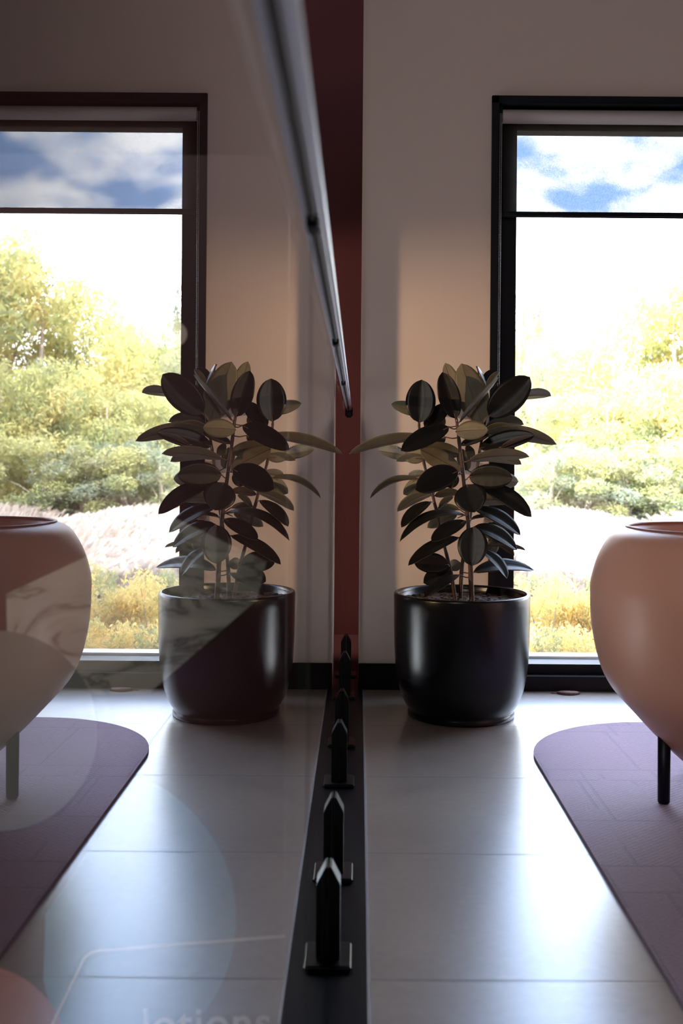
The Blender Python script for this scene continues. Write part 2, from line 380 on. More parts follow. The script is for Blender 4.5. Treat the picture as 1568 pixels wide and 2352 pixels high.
# side window behind the glass balustrade
w2 = struct(empty('window_2', (LX, 3.35, 0)))
bm = bmesh.new()
for a in ((-0.12, 0.0, -.45, -.4, -2.6, -.1), (-0.12, 0, .45, .5, -2.6, -.1), (-0.12, 0, -.4, .45, -2.6, -2.54), (-0.12, 0, -.4, .45, -.16, -.1)):
    box(bm, *a)
from_bm('window_frame', bm, M['black'], w2)
boxo('window_pane', -0.07, -0.064, -.4, .45, -2.54, -.16, M['pane'], w2)
# ---------------------------------------------------------------- roller blind
bl = empty('roller_blind', (WX0, YW, 2.37), 'sheer roller blind drawn partly down over the top of the tall black window', 'blind')
O = Vector((WX0, YW, 2.37))
def bpart(name, bm, mat, smooth=False):
    bmesh.ops.translate(bm, verts=bm.verts, vec=-O); return from_bm(name, bm, mat, bl, smooth)
yb = YW+0.045; bx0 = WX0+0.048; bx1 = WX1-0.05
bm = bmesh.new()
prof = [(0, bx0), (0.026, bx0), (0.028, bx0+0.004), (0.028, bx1), (0.0, bx1)]
lathe(bm, prof, 40); bmesh.ops.rotate(bm, verts=bm.verts, cent=(0, 0, 0), matrix=Matrix.Rotation(PI/2, 3, 'Y'))
for v in bm.verts: v.co = Vector((v.co.x, v.co.y + yb, v.co.z + 2.372))
bpart('fabric_roll', bm, M['roller'], True)
zbar = H + (1068-481)*(YW+0.06)/F
bm = bmesh.new(); box(bm, bx0+0.01, bx1-0.01, yb+0.0265, yb+0.0275, zbar-0.008, 2.372); bpart('sheer_fabric', bm, M['sheer'])
bm = bmesh.new(); box(bm, bx0+0.008, bx1-0.008, yb+0.020, yb+0.036, zbar-0.024, zbar, 0.006, 3); bpart('bottom_rail', bm, M['black'])
bm = bmesh.new()
box(bm, bx0-0.012, bx0, yb-0.03, yb+0.03, 2.335, 2.406, 0.003); bpart('end_bracket', bm, M['black'])
bm = bmesh.new()
for dx, ztop in ((-0.010, 2.375), (-0.0035, 2.375)):
    z = 1.05
    while z < ztop:
        bmesh.ops.create_icosphere(bm, subdivisions=1, radius=0.0021, matrix=Matrix.Translation((bx0+dx-0.004+(z-1.05)*0.0022, yb-0.034, z))); z += 0.0062
    tube(bm, [(bx0+dx-0.004, yb-0.034, 1.05), (bx0+dx-0.004+1.325*.0022, yb-0.034, 2.375)], 0.0006, 5)
bpart('bead_chain', bm, M['chain'], True)

# ================================================================ glass balustrade
GT = 0.012; ZR = 1.174
joints = [-1.5, 1.015, 2.035, 3.055, 4.72]
zone = ['nearest the viewer, running out of the picture', 'second from the viewer, held by the nearest clamp', 'third from the viewer, beside the plant', 'farthest, running past the pale wall']
for i, (a, b) in enumerate(zip(joints, joints[1:])):
    p = empty('glass_panel', (0, (a+b)/2, 0.03), 'clear frameless balustrade panel, ' + zone[i], 'glass panel', 'glass panels of the balustrade')
    l = (b-a)/2 - 0.012
    boxo('pane', -GT, 0, -l, l, 0, ZR-0.03+0.004, M['glass'], p)
    for yy in (-l-0.0008, l+0.0002): boxo('polished_edge', -GT+0.0006, -0.0006, yy, yy+0.0006, 0, ZR-0.03, M['gedge'], p)
# handrail
hr = empty('handrail', (-GT/2, 1.6, ZR), 'slim aluminium handrail capping the glass balustrade, running away to the maroon wall', 'handrail')
bm = bmesh.new(); L0, L1 = -1.5-1.6, 4.70-1.6
box(bm, -0.019, 0.019, L0, L1, 0.002, 0.027, 0.005, 4); from_bm('rail', bm, M['alu'], hr)
boxo('gasket', -0.008, 0.0085, L0, L1, -0.005, 0.003, M['gasket'], hr, bev=0.001)
for y in (1.04, 2.04, 3.055):
    bm = bmesh.new(); box(bm, -0.0125, 0.0125, y-1.6-0.02, y-1.6+0.02, -0.010, 0.004, 0.002); from_bm('joint_sleeve', bm, M['gasket'], hr)
bm = bmesh.new(); box(bm, -0.024, 0.024, L1, L1+0.05, -0.03, 0.028, 0.008, 3); from_bm('end_bracket', bm, M['spigot'], hr)
# floor channel and its trims
ch = empty('floor_channel', (0, 0.5, 0), 'black metal channel set in the floor under the glass balustrade clamps', 'floor channel')
bm = bmesh.new(); box(bm, -0.071, 0.071, -3.0, 3.56, 0.0, 0.006, 0.0015); from_bm('base_strip', bm, M['track'], ch)
boxo('edge_trim', 0.0712, 0.0770, -3.0, 3.56, 0.0, 0.0052, M['alud'], ch, bev=0.0008)
# spigots
def spigot(y, label):
    s = empty('spigot', (-GT/2, y, 0.006), label, 'glass clamp', 'black clamps holding the glass')
    bm = bmesh.new()
    w, hh, c, t = 0.028, 0.180, 0.017, 0.024
    for sx in (-1, 1):       # two cheeks with a slot for the pane between them
        o_ = 0.0065
        prof = [(o_, 0.0), (w, 0.0), (w, hh-0.032), (w-c, hh), (o_, hh)]
        f = [bm.verts.new((sx*x, -t, z)) for x, z in prof]; g = [bm.verts.new((sx*x, t, z)) for x, z in prof]
        bm.faces.new(f); bm.faces.new(g[::-1])
        for k in range(5): bm.faces.new((f[k], g[k], g[(k+1) % 5], f[(k+1) % 5]))
    bmesh.ops.bevel(bm, geom=bm.edges[:], offset=0.0018, segments=2, affect='EDGES')
    from_bm('clamp_body', bm, M['spigot'], s)
    bm = bmesh.new(); box(bm, -0.051, 0.051, -0.05, 0.05, 0.0, 0.011, 0.004, 3); from_bm('base_plate', bm, M['spigot'], s)
spl = [(1.84, 'nearest black clamp of the balustrade, lowest in the picture'), (2.22, 'second black balustrade clamp from the viewer, just behind the nearest'),
       (2.86, 'third black balustrade clamp from the viewer, beyond the second panel joint'), (3.26, 'fourth black balustrade clamp from the viewer, level with the front of the plant pot'),
       (3.92, 'fifth black balustrade clamp, standing beside the foot of the pale wall'), (4.32, 'farthest black balustrade clamp, beyond the wall end before the maroon wall')]
for y, l in spl: spigot(y, l)

# ================================================================ display board beyond the glass
DB = 1.5
bd = empty('display_board', at(300, 2400, DB+0.03), 'maroon printed display board with marble, grey, blue and salmon shapes behind the glass', 'display board')
BO = bd.location.copy(); BO.z = 0; bd.location = BO
def b2(px, py, d=DB): v = at(px, py, d); return (v.x-BO.x, v.z)
def slab(name, pts, d, th, mat):
    bm = bmesh.new(); y = d - BO.y
    f = [bm.verts.new((x, y, z)) for x, z in pts]; g = [bm.verts.new((x, y+th, z)) for x, z in pts]
    bm.faces.new(f); bm.faces.new(g[::-1]); n_ = len(pts)
    for k in range(n_): bm.faces.new((f[k], g[k], g[(k+1) % n_], f[(k+1) % n_]))
    return from_bm(name, bm, mat, bd)
x0b = at(-300, 1500, DB).x - BO.x; x1b = at(655, 1500, DB).x - BO.x
slab('backing', [(x0b, 0.0), (x1b, 0.0), (x1b, 1.385), (x0b, 1.385)], DB, 0.03, M['bo_maroon'])
def disc(name, c, r, d, mat, zmin=0.003):
    cx, cz = b2(*c); r = r*DB/F
    pts = [(min(max(cx+r*math.cos(2*PI*k/72), x0b+.002), x1b-.002), max(cz+r*math.sin(2*PI*k/72), zmin)) for k in range(72)]
    q = []
    for p in pts:
        if not q or (abs(p[0]-q[-1][0])+abs(p[1]-q[-1][1])) > 1e-5: q.append(p)
    slab(name, q, d, 0.0015, mat)
slab('marble_shape', [b2(15, 1364), b2(395, 1187), b2(612, 1290), b2(590, 1378), b2(345, 1590), b2(20, 1600)], DB-0.002, 0.0018, M['marble'])
cres = [(190+352*math.cos(a), 2110-352*math.sin(a)) for a in [math.radians(66-k*5) for k in range(28)]] + [(140, 2400), (100, 2250), (105, 2100), (215, 1935)]
slab('blue_shape', [(x, max(z, .003)) for x, z in (b2(*q) for q in cres)], DB-0.002, 0.0015, M['bo_blue'])
disc('grey_circle', (-5, 1678), 230, DB-0.0045, M['bo_grey'])
disc('salmon_circle', (-60, 2430), 218, DB-0.0045, M['bo_salmon'])
disc('beige_dot', (402, 768), 28, DB-0.002, M['bo_beige'])
def ribbon(pts, w):
    P = [Vector((*b2(*p), 0)) for p in pts]; w = w*DB/F/2; bm = bmesh.new(); y = DB-0.0062-BO.y; rows = []
    for i, p in enumerate(P):
        d = (P[min(i+1, len(P)-1)]-P[max(i-1, 0)]).normalized(); nn = Vector((-d.y, d.x, 0))*w
        rows.append([bm.verts.new((q.x, yy, q.y)) for q, yy in ((p+nn, y), (p-nn, y), (p-nn, y+.0006), (p+nn, y+.0006))])
    for a, b in zip(rows, rows[1:]):
        for k in range(4): bm.faces.new((a[k], a[(k+1) % 4], b[(k+1) % 4], b[k]))
    bm.faces.new(rows[0]); bm.faces.new(rows[-1]); return from_bm('outline', bm, M['bo_white'], bd)
cor = []
A, Bq, Cq = Vector((188, 2212)), Vector((196, 2183)), Vector((232, 2179))
for k in range(9):
    t_ = k/8; q = A*(1-t_)**2 + Bq*2*t_*(1-t_) + Cq*t_*t_; cor.append((q.x, q.y))
ribbon([(110, 2375)] + cor + [(655, 2146)], 6)
cu = bpy.data.curves.new('lettering', 'FONT'); cu.body = 'lotions'; cu.extrude = 0.0004; cu.size = 0.0665; cu.space_character = 1.08
cu.offset = 0.0008
to = bpy.data.objects.new('lettering_tmp', cu); C.objects.link(to)
bpy.context.view_layer.update()
dg = bpy.context.evaluated_depsgraph_get(); tm = bpy.data.meshes.new_from_object(to.evaluated_get(dg))
bpy.data.objects.remove(to)
xs = [v.co.x for v in tm.vertices]; xmin, xmax = min(xs), max(xs)
tx0, tz0 = b2(331, 2380); tx1, _ = b2(622, 2360); sc = (tx1-tx0)/(xmax-xmin)
lt = link('lettering', tm, M['bo_white'], bd)
lt.matrix_local = Matrix.Translation((tx0, DB-0.0066-BO.y, tz0)) @ Matrix.Rotation(-0.03, 4, 'Y') @ Matrix.Rotation(PI/2, 4, 'X') @ Matrix.Scale(sc, 4) @ Matrix.Translation((-xmin, 0, 0))

# ================================================================ rug
bm = bmesh.new(); rx0, rx1, ry0, ry1, rr = 0.607, 3.3, -1.6, 3.56, 0.46
pts = [(rx1, ry0), (rx1, ry1)]
for k in range(25):
    a = PI/2 + k/24*PI/2; pts.append((rx0+rr+rr*math.cos(a), ry1-rr+rr*math.sin(a)))
pts.append((rx0, ry0))
f = [bm.verts.new((x, y, 0.0)) for x, y in pts]; g = [bm.verts.new((x, y, 0.0095)) for x, y in pts]
bm.faces.new(f[::-1]); bm.faces.new(g); N_ = len(pts)
for k in range(N_): bm.faces.new((f[k], g[k], g[(k+1) % N_], f[(k+1) % N_]))
tag(from_bm('rug', bm, M['rug']), 'mauve carpet rug with rounded corner and carved geometric lines under the blush chair', 'rug')

# ================================================================ armchair
ac = Vector((1.145, 2.75, 0.0095))
chair = empty('tub_armchair', ac, 'rounded blush leather tub armchair on slim black legs, cut by the right edge', 'armchair')
prof = [(0.02, .085), (.12, .088), (.18, .10), (.25, .16), (.322, .235), (.383, .305), (.414, .375), (.433, .47), (.437, .555), (.435, .60), (.417, .665), (.388, .72), (.365, .741), (.34, .751)]
inner = [(.335, .748), (.318, .735), (.305, .70), (.295, .60), (.29, .50), (.28, .45), (0.02, .45)]
def smooth_prof(p, n_=5):
    o = []
    for i in range(len(p)-1):
        p0, p1, p2, p3 = p[max(i-1, 0)], p[i], p[i+1], p[min(i+2, len(p)-1)]
        for k in range(n_):
            t_ = k/n_; o.append(tuple(0.5*((2*p1[c])+(-p0[c]+p2[c])*t_+(2*p0[c]-5*p1[c]+4*p2[c]-p3[c])*t_*t_+(-p0[c]+3*p1[c]-3*p2[c]+p3[c])*t_**3) for c in (0, 1)))
    o.append(p[-1]); return o
def sup(a, ex=2.5):
    c_, s_ = math.cos(a), math.sin(a)
    return math.copysign(abs(c_)**(2/ex), c_), math.copysign(abs(s_)**(2/ex), s_)
def shell(prof, ky, seg=96):
    bm = bmesh.new(); rings = []
    for r, z in prof:
        rings.append([bm.verts.new((r*sup(2*PI*k/seg)[0], r*ky*sup(2*PI*k/seg)[1], z-ac.z)) for k in range(seg)])
    for a, b in zip(rings, rings[1:]):
        for k in range(seg): bm.faces.new((a[k], a[(k+1) % seg], b[(k+1) % seg], b[k]))
    bm.faces.new(rings[0]); bm.faces.new(rings[-1]); return bm
KY = 0.86
from_bm('shell', shell(smooth_prof(prof) + smooth_prof(inner, 4), KY), M['leather'], chair, True)
bm = bmesh.new(); ring = []
for k in range(97):
    c_, s_ = sup(2*PI*k/96); ring.append((0.338*c_, 0.338*KY*s_, .752-ac.z))
tube(bm, ring, 0.0045, 8, False); from_bm('piping', bm, M['leather2'], chair, True)
cush = [(0.01, .44), (.2, .445), (.27, .455), (.284, .49), (.27, .535), (.2, .555), (0.01, .56)]
from_bm('seat_cushion', shell(smooth_prof(cush), KY), M['leather'], chair, True)
for sx, sy in ((-.262, -.05), (-.1, .22), (.248, -.05), (.1, -.24)):
    bm = bmesh.new(); tube(bm, [(sx, sy, 0.0), (sx, sy, 0.006), (sx, sy, 0.20)], [0.0135, 0.0165, 0.0175], 20)
    from_bm('leg', bm, M['black'], chair, True)

# ================================================================ potted rubber plant
PC = Vector((0.434, 3.69, 0))
plant = empty('potted_rubber_plant', PC, 'dark burgundy rubber plant in a round glossy black pot beside the window', 'potted plant')
pp = [(0.0, 0.004), (.168, .004), (.190, .0), (.196, .003), (.197, .013), (.194, .019), (.1925, .023), (.197, .030), (.206, .043), (.218, .065), (.229, .098), (.2395, .148), (.2455, .20), (.2488, .27), (.2505, .34), (.2510, .41), (.2515, .442), (.2495, .449), (.246, .452), (.240, .452), (.236, .449), (.234, .44), (.232, .40), (.0, .40)]
bm = bmesh.new(); lathe(bm, pp, 96); from_bm('pot', bm, M['pot'], plant, True)
bm = bmesh.new()
sp = [(0.0, .418)] + [(.232*k/14, .418 + R.uniform(-.004, .004)) for k in range(1, 15)]; lathe(bm, sp, 72)
for v in bm.verts: v.co.z += R.uniform(-.004, .005)
for _ in range(160):
    a, r_ = R.uniform(0, 2*PI), .225*math.sqrt(R.random()); s_ = R.uniform(.003, .008)
    bmesh.ops.create_icosphere(bm, subdivisions=1, radius=s_, matrix=Matrix.Translation((r_*math.cos(a), r_*math.sin(a), .421)) @ Matrix.Diagonal((R.uniform(.8, 2), 1, .6, 1)))
from_bm('soil', bm, M['soil'], plant)
def c1(x, y): return 800+x/3.136, 800+y/3.136
DP = 3.69
def stemline(pts, r0, r1, name='stem'):
    P = [at(*c1(x, y), DP+d) - PC for x, y, d in pts]
    P[0].z = 0.40
    Q = []
    for i in range(len(P)-1):
        p0, p1, p2, p3 = P[max(i-1, 0)], P[i], P[i+1], P[min(i+2, len(P)-1)]
        for k in range(6):
            t_ = k/6; Q.append(0.5*((2*p1)+(p2-p0)*t_+(2*p0-5*p1+4*p2-p3)*t_*t_+(3*p1-p0-3*p2+p3)*t_**3))
    Q.append(P[-1]); bm = bmesh.new(); n_ = len(Q)
    tube(bm, Q, [r0+(r1-r0)*i/(n_-1) + (0.0009 if i % 5 == 0 else 0) for i in range(n_)], 12)
    from_bm(name, bm, M['stem'], plant, True); return Q
S1 = stemline([(775, 1810, .03), (735, 1600, .03), (690, 1420, .02), (640, 1200, .02), (595, 1010, .02), (545, 830, .02), (515, 640, .01), (508, 530, .0)], .0075, .0042)
S2 = stemline([(890, 1810, -.03), (880, 1600, -.03), (862, 1250, -.03), (830, 950, -.03), (800, 700, -.02), (785, 560, -.02), (770, 470, -.01)], .0098, .0050)
S3 = stemline([(805, 1810, .05), (820, 1560, .05), (870, 1250, .06), (915, 970, .06), (940, 780, .05), (975, 580, .04), (1000, 470, .03)], .0080, .0045)
ALLS = S1 + S2 + S3
def leaf(base, tip, wid, side, db, dt, bend=0.0, cup=0.12, flip=1, blunt=0.0):
    """base, tip in sketch units; wid = seen width; side T/B = upper or lower face seen; bend = sideways bow of the blade"""
    p0 = at(*c1(*base), DP+db); p1 = at(*c1(*tip), DP+dt)
    ax = p1-p0; L = ax.length; a = ax.normalized()
    view = (p0 - Vector((CX, 0, H))).normalized()
    s = a.cross(view).normalized(); nv = s.cross(a).normalized()     # nv ~ along/against the view
    if nv.dot(view) > 0: nv = -nv                                      # nv points to the viewer
    hw_seen = 1.06*wid/3.136*(DP+(db+dt)/2)/F/2
    hw = max(hw_seen, min(0.036, L*0.24))
    cs = min(1, hw_seen/hw); sn = math.sqrt(max(0, 1-cs*cs))
    up = Vector((0, 0, 1))
    best = None                                                        # choose the tilt whose upper face is most upward
    for sg in (1, -1):
        lat = (s*cs + nv*sn*sg).normalized(); nn = a.cross(lat).normalized()
        if side == 'T' and nn.dot(nv) < 0: nn = -nn
        if side == 'B' and nn.dot(nv) > 0: nn = -nn
        sc_ = nn.z*flip
        if best is None or sc_ > best[0]: best = (sc_, lat, nn)
    _, lat, nn = best
    NL, NWD = 18, 8; bm = bmesh.new(); top = []; bot = []
    for i in range(NL+1):
        t_ = i/NL
        w_ = hw*(math.sin(PI*min(1, t_**0.95))**0.54)*(1.0 if t_ < .9 else 1.0)
        if t_ > .93: w_ *= 1 - (t_-.93)/.07*0.35
        if i == 0: w_ = hw*0.05
        if i == NL: w_ = hw*0.012
        c_ = p0 + ax*t_ + s*0 + (up - a*up.dot(a))*(4*bend*L*t_*(1-t_))
        rowt, rowb = [], []
        for j in range(NWD+1):
            u = (j/NWD*2-1)
            crease = abs(u)**1.3*hw*cup*1.2*(w_/hw) - 0.0016*(1 if j == NWD//2 else 0)
            ripple = math.sin(t_*PI*26)*0.00025*abs(u)
            q = c_ + lat*(w_*u) + nn*(crease+ripple)
            rowt.append(bm.verts.new(q - PC)); rowb.append(bm.verts.new(q - nn*0.0009 - PC))
        top.append(rowt); bot.append(rowb)
    def quad(vs, m_):
        f_ = bm.faces.new(vs); f_.material_index = m_; f_.smooth = True
    for i in range(NL):
        for j in range(NWD):
            quad((top[i][j], top[i][j+1], top[i+1][j+1], top[i+1][j]), 0)
            quad((bot[i][j], bot[i+1][j], bot[i+1][j+1], bot[i][j+1]), 1)
        quad((top[i][0], top[i+1][0], bot[i+1][0], bot[i][0]), 1)
        quad((top[i][NWD], bot[i][NWD], bot[i+1][NWD], top[i+1][NWD]), 1)
    # petiole to the nearest stem, and the raised midrib below
    b0 = p0 - PC; q = min(ALLS, key=lambda z_: (z_-b0).length + max(0, z_.z-b0.z)*0.8)
    nf = len(bm.faces)
    if (q-b0).length < 0.19:
        mid = (q+b0)/2 + Vector((0, 0, -0.004)); tube(bm, [q, mid, b0, b0+ax*0.12], [.0026, .0024, .0022, .0016], 7)
    bm.faces.ensure_lookup_table()
    for f_ in bm.faces[nf:]: f_.material_index = 2; f_.smooth = True
    nf = len(bm.faces)
    mr = [top[i][NWD//2].co + nn*-0.0022 for i in range(0, NL)]; tube(bm, mr, [.0014-.0010*i/NL for i in range(len(mr))], 5)
    bm.faces.ensure_lookup_table()
    for f_ in bm.faces[nf:]: f_.material_index = 2; f_.smooth = True
    me = bpy.data.meshes.new('leaf'); bm.to_mesh(me); bm.free()
    link('leaf', me, [M['leaf_top'], M['leaf_under'], M['midrib']], plant)
LV = [
 ((512,535),(527,226),204,'T',-.02,.0), ((545,470),(308,402),90,'B',.05,.06), ((772,505),(675,172),150,'T',-.05,-.06,0,.45),
 ((800,430),(697,106),118,'B',.05,.06), ((965,545),(812,110),214,'B',.0,.02,.0,.06), ((800,528),(1082,208),44,'B',-.05,-.02),
 ((985,280),(1062,158),110,'T',.05,.09), ((995,272),(1080,166),46,'B',.02,.02), ((925,128),(1000,285),16,'T',.02,.04),
 ((1012,488),(1306,208),212,'T',-.02,-.02,0,.10), ((1200,360),(1458,342),72,'B',.03,.10,.05),
 ((722,568),(378,738),132,'T',-.06,-.14,.03), ((548,568),(722,398),112,'T',.03,.06), ((772,600),(1004,588),132,'B',-.06,-.12,.02),
 ((560,640),(5,760),76,'B',-.02,.02,.06), ((440,775),(215,735),92,'B',.08,.16), ((560,790),(345,812),56,'B',.04,.08,.05), ((560,760),(400,790),110,'B',.03,.07),
 ((520,735),(805,886),132,'B',.0,.0,.02), ((525,725),(810,760),120,'B',.03,.05), ((990,560),(1262,548),84,'B',.05,.08,.08),
 ((975,590),(1215,590),60,'B',.03,.02,.08), ((960,620),(1498,692),104,'B',.02,.05,.07), ((945,720),(1340,628),126,'T',-.01,-.05,.03),
 ((1100,712),(1328,628),34,'B',-.04,-.06,.02), ((868,808),(1302,780),84,'B',-.04,-.02,.05), ((960,800),(1245,835),76,'B',.05,.08,.08),
 ((868,925),(1184,935),168,'T',-.06,-.12,.02,.05), ((1080,950),(1222,960),104,'B',.07,.12), ((788,885),(482,1020),172,'T',-.06,-.14,.04,.05),
 ((505,940),(156,1078),46,'B',-.02,.0,.13,.2), ((580,905),(430,920),64,'B',.04,.10), ((560,930),(395,1052),100,'B',.05,.08),
 ((852,982),(908,1182),222,'T',-.07,-.12,0,.10), ((735,890),(742,1010),110,'T',.0,.0), ((960,990),(1318,1214),118,'T',-.02,-.08,.08),
 ((900,1110),(1172,1110),96,'B',.02,.04,.08), ((620,1040),(352,1175),74,'B',.03,.10,.08), ((590,1105),(382,1290),80,'T',-.02,-.06,.08),
 ((840,1200),(370,1390),64,'T',-.05,-.10,.16,.2), ((650,1150),(755,1070),44,'B',.02,.03,.1), ((780,1190),(568,1292),84,'B',.02,.06),
 ((905,1150),(1238,1345),96,'T',-.03,-.08,.09), ((885,1228),(1025,1210),26,'T',-.04,-.03,.05), ((842,1242),(598,1392),98,'T',-.05,-.12,.03),
 ((905,1285),(1214,1452),100,'T',-.04,-.04,.10), ((930,1310),(1194,1492),56,'B',.0,.02,.05), ((900,1288),(888,1568),206,'T',-.08,-.12,0,.08),
 ((792,1362),(430,1564),84,'T',-.04,-.08,.07), ((960,1424),(1272,1452),26,'B',.0,.03,.05), ((945,1450),(1142,1658),70,'T',-.06,-.12,.10,.25),
 ((900,1612),(1334,1598),86,'T',.02,.06,.09), ((720,1560),(472,1545),140,'T',.0,-.04,.02), ((800,1540),(728,1590),84,'B',.05,.08),
 ((735,1590),(540,1690),126,'T',.02,.0,.02), ((798,1630),(548,1795),66,'T',-.04,-.12,.04),
 ((620,1060),(800,1040),60,'B',.03,.05,.03), ((850,760),(905,730),100,'B',.03,.03), ((700,640),(560,690),90,'B',.04,.07),
 ((810,700),(1010,620),60,'T',-.01,.01), ((860,880),(800,720),90,'B',.06,.06), ((690,560),(600,430),80,'B',.06,.08),
 ((800,1160),(640,1150),44,'B',.04,.06,.05), ((1010,1480),(1060,1380),90,'B',.06,.09),
]
for a in LV: leaf(*a)
# unopened red sheath at the growing tip
bm = bmesh.new(); a_, b_ = at(*c1(772, 480), DP-.03)-PC, at(*c1(735, 300), DP-.03)-PC
tube(bm, [a_, a_.lerp(b_, .4), a_.lerp(b_, .8), b_], [.005, .0065, .004, .0008], 10); from_bm('leaf_sheath', bm, M['midrib'], plant, True)
# care tag hanging in the leaves
tg = at(*c1(1015, 1235), DP+.03)-PC
bm = bmesh.new()
pts = [(-.019, .009), (-.019, -.006), (-.012, -.010), (.012, -.010), (.019, -.006), (.019, .004), (.012, .009)]
f = [bm.verts.new((tg.x+x, tg.y, tg.z+z)) for x, z in pts]; g = [bm.verts.new((tg.x+x, tg.y+.001, tg.z+z)) for x, z in pts]
bm.faces.new(f); bm.faces.new(g[::-1])
for k in range(7): bm.faces.new((f[k], g[k], g[(k+1) % 7], f[(k+1) % 7]))
tube(bm, [tg+Vector((-.018, 0, .0)), tg+Vector((-.019, 0, .03)), tg+Vector((-.03, 0, .05))], .001, 5)
tgo = from_bm('plant_tag', bm, M['tagc'], plant); tgo['label'] = 'small tan plant care tag'
bm = bmesh.new()
for z_, w_ in ((.001, .022), (-.003, .012)): box(bm, tg.x-w_/2, tg.x+w_/2, tg.y-.0006, tg.y-.0002, tg.z+z_-.0006, tg.z+z_+.0006)
from_bm('tag_print', bm, M['ink'], tgo)

# ================================================================ dried leaf by the window
dl = at(1305, 1588, 4.03); bm = bmesh.new(); n1 = 20; r1 = []; r2 = []
for k in range(n1):
    a = 2*PI*k/n1; rr_ = 1 + 0.06*math.sin(3*a)
    r1.append(bm.verts.new((.048*rr_*math.cos(a), .026*rr_*math.sin(a), 0.001))); r2.append(bm.verts.new((.040*rr_*math.cos(a), .021*rr_*math.sin(a), .010)))
c0 = bm.verts.new((0, 0, .013)); bm.faces.new(r1)
for k in range(n1):
    j = (k+1) % n1; bm.faces.new((r1[k], r1[j], r2[j], r2[k])); bm.faces.new((r2[k], r2[j], c0))
tube(bm, [(-.046, 0, .003), (-.07, .004, .002)], .0015, 6)
o = from_bm('dried_leaf', bm, M['dry'], None, True, (dl.x, 4.03, 0.0)); tag(o, 'curled dark red dried leaf lying on the floor at the foot of the window', 'leaf')

# ================================================================ outside
me_cache = {}
def leaves_mesh(name, n_, fn, size, seed, asp=0.5):
    rr_ = random.Random(seed); vs, fs, hue = [], [], []
    for i in range(n_):
        p, h_ = fn(rr_); s_ = size*rr_.uniform(.6, 1.4)
        d = Vector((rr_.gauss(0, 1), rr_.gauss(0, 1), rr_.gauss(-.5, 1))).normalized(); e = d.cross(Vector((rr_.gauss(0, 1), rr_.gauss(0, 1), rr_.gauss(0, 1)))).normalized()*asp
        k = len(vs); vs += [p-d*s_, p-e*s_*.5, p+d*s_, p+e*s_*.5]; fs.append((k, k+1, k+2, k+3)); hue += [min(1, max(0, h_+rr_.gauss(0, .16)))]*4
    me = bpy.data.meshes.new(name); me.from_pydata([tuple(v) for v in vs], [], fs)
    at_ = me.attributes.new('hue', 'FLOAT', 'POINT'); at_.data.foreach_set('value', hue); return me
def crown_fn(clumps):
    def fn(rr_):
        c, r_, h_ = rr_.choices(clumps, weights=[q[1]**2 for q in clumps])[0]
        d = Vector((rr_.gauss(0, 1), rr_.gauss(0, 1), rr_.gauss(0, 1))).normalized()*r_*rr_.uniform(.55, 1.05); d.z *= .95
        return c+d, h_
    return fn
def make_tree(seed, mat, hgt, wid, nl, size):
    rr_ = random.Random(seed); cl_ = []
    for i in range(64):
        z = hgt*rr_.uniform(.12, .95); rad = wid*(1-abs(z/hgt-.55)**1.6*1.3)*rr_.random()**.5; a = rr_.uniform(0, 2*PI)
        cl_.append((Vector((rad*math.cos(a), rad*math.sin(a), z)), wid*rr_.uniform(.13, .30), rr_.uniform(.1, .95)))
    me = leaves_mesh('crown', nl, crown_fn(cl_), size, seed)
    bm = bmesh.new(); tube(bm, [(0, 0, -.3), (.08*wid, .02, hgt*.3), (-.03*wid, .05, hgt*.62), (.05, 0, hgt*.88)], [.035*wid+.04, .03*wid+.03, .02*wid+.01, .02], 8)
    for c, r_, h_ in cl_[:16]:
        z0 = c.z*.5; tube(bm, [(0.02*wid, .02, z0), (c.x*.5, c.y*.5, z0+(c.z-z0)*.6), tuple(c)], [.04+.008*wid, .03, .01], 6)
    bmesh.ops.recalc_face_normals(bm, faces=bm.faces); tr = bpy.data.meshes.new('trunk'); bm.to_mesh(tr); bm.free()
    me.materials.append(mat); tr.materials.append(M['trunk']); return me, tr
GZ = -0.35
kinds = [make_tree(11, M['fol_yel'], 6.0, 2.6, 16000, .105), make_tree(12, M['fol_grn'], 6.0, 2.6, 15000, .105), make_tree(13, M['fol_blu'], 6.0, 2.1, 11000, .10), make_tree(14, M['fol_yel'], 6.0, 2.3, 15000, .11)]
def hillz(y): return GZ + max(0, y-20)*0.065
trees = []  # (pixel x, depth, pixel y of the top, kind, label, width factor)
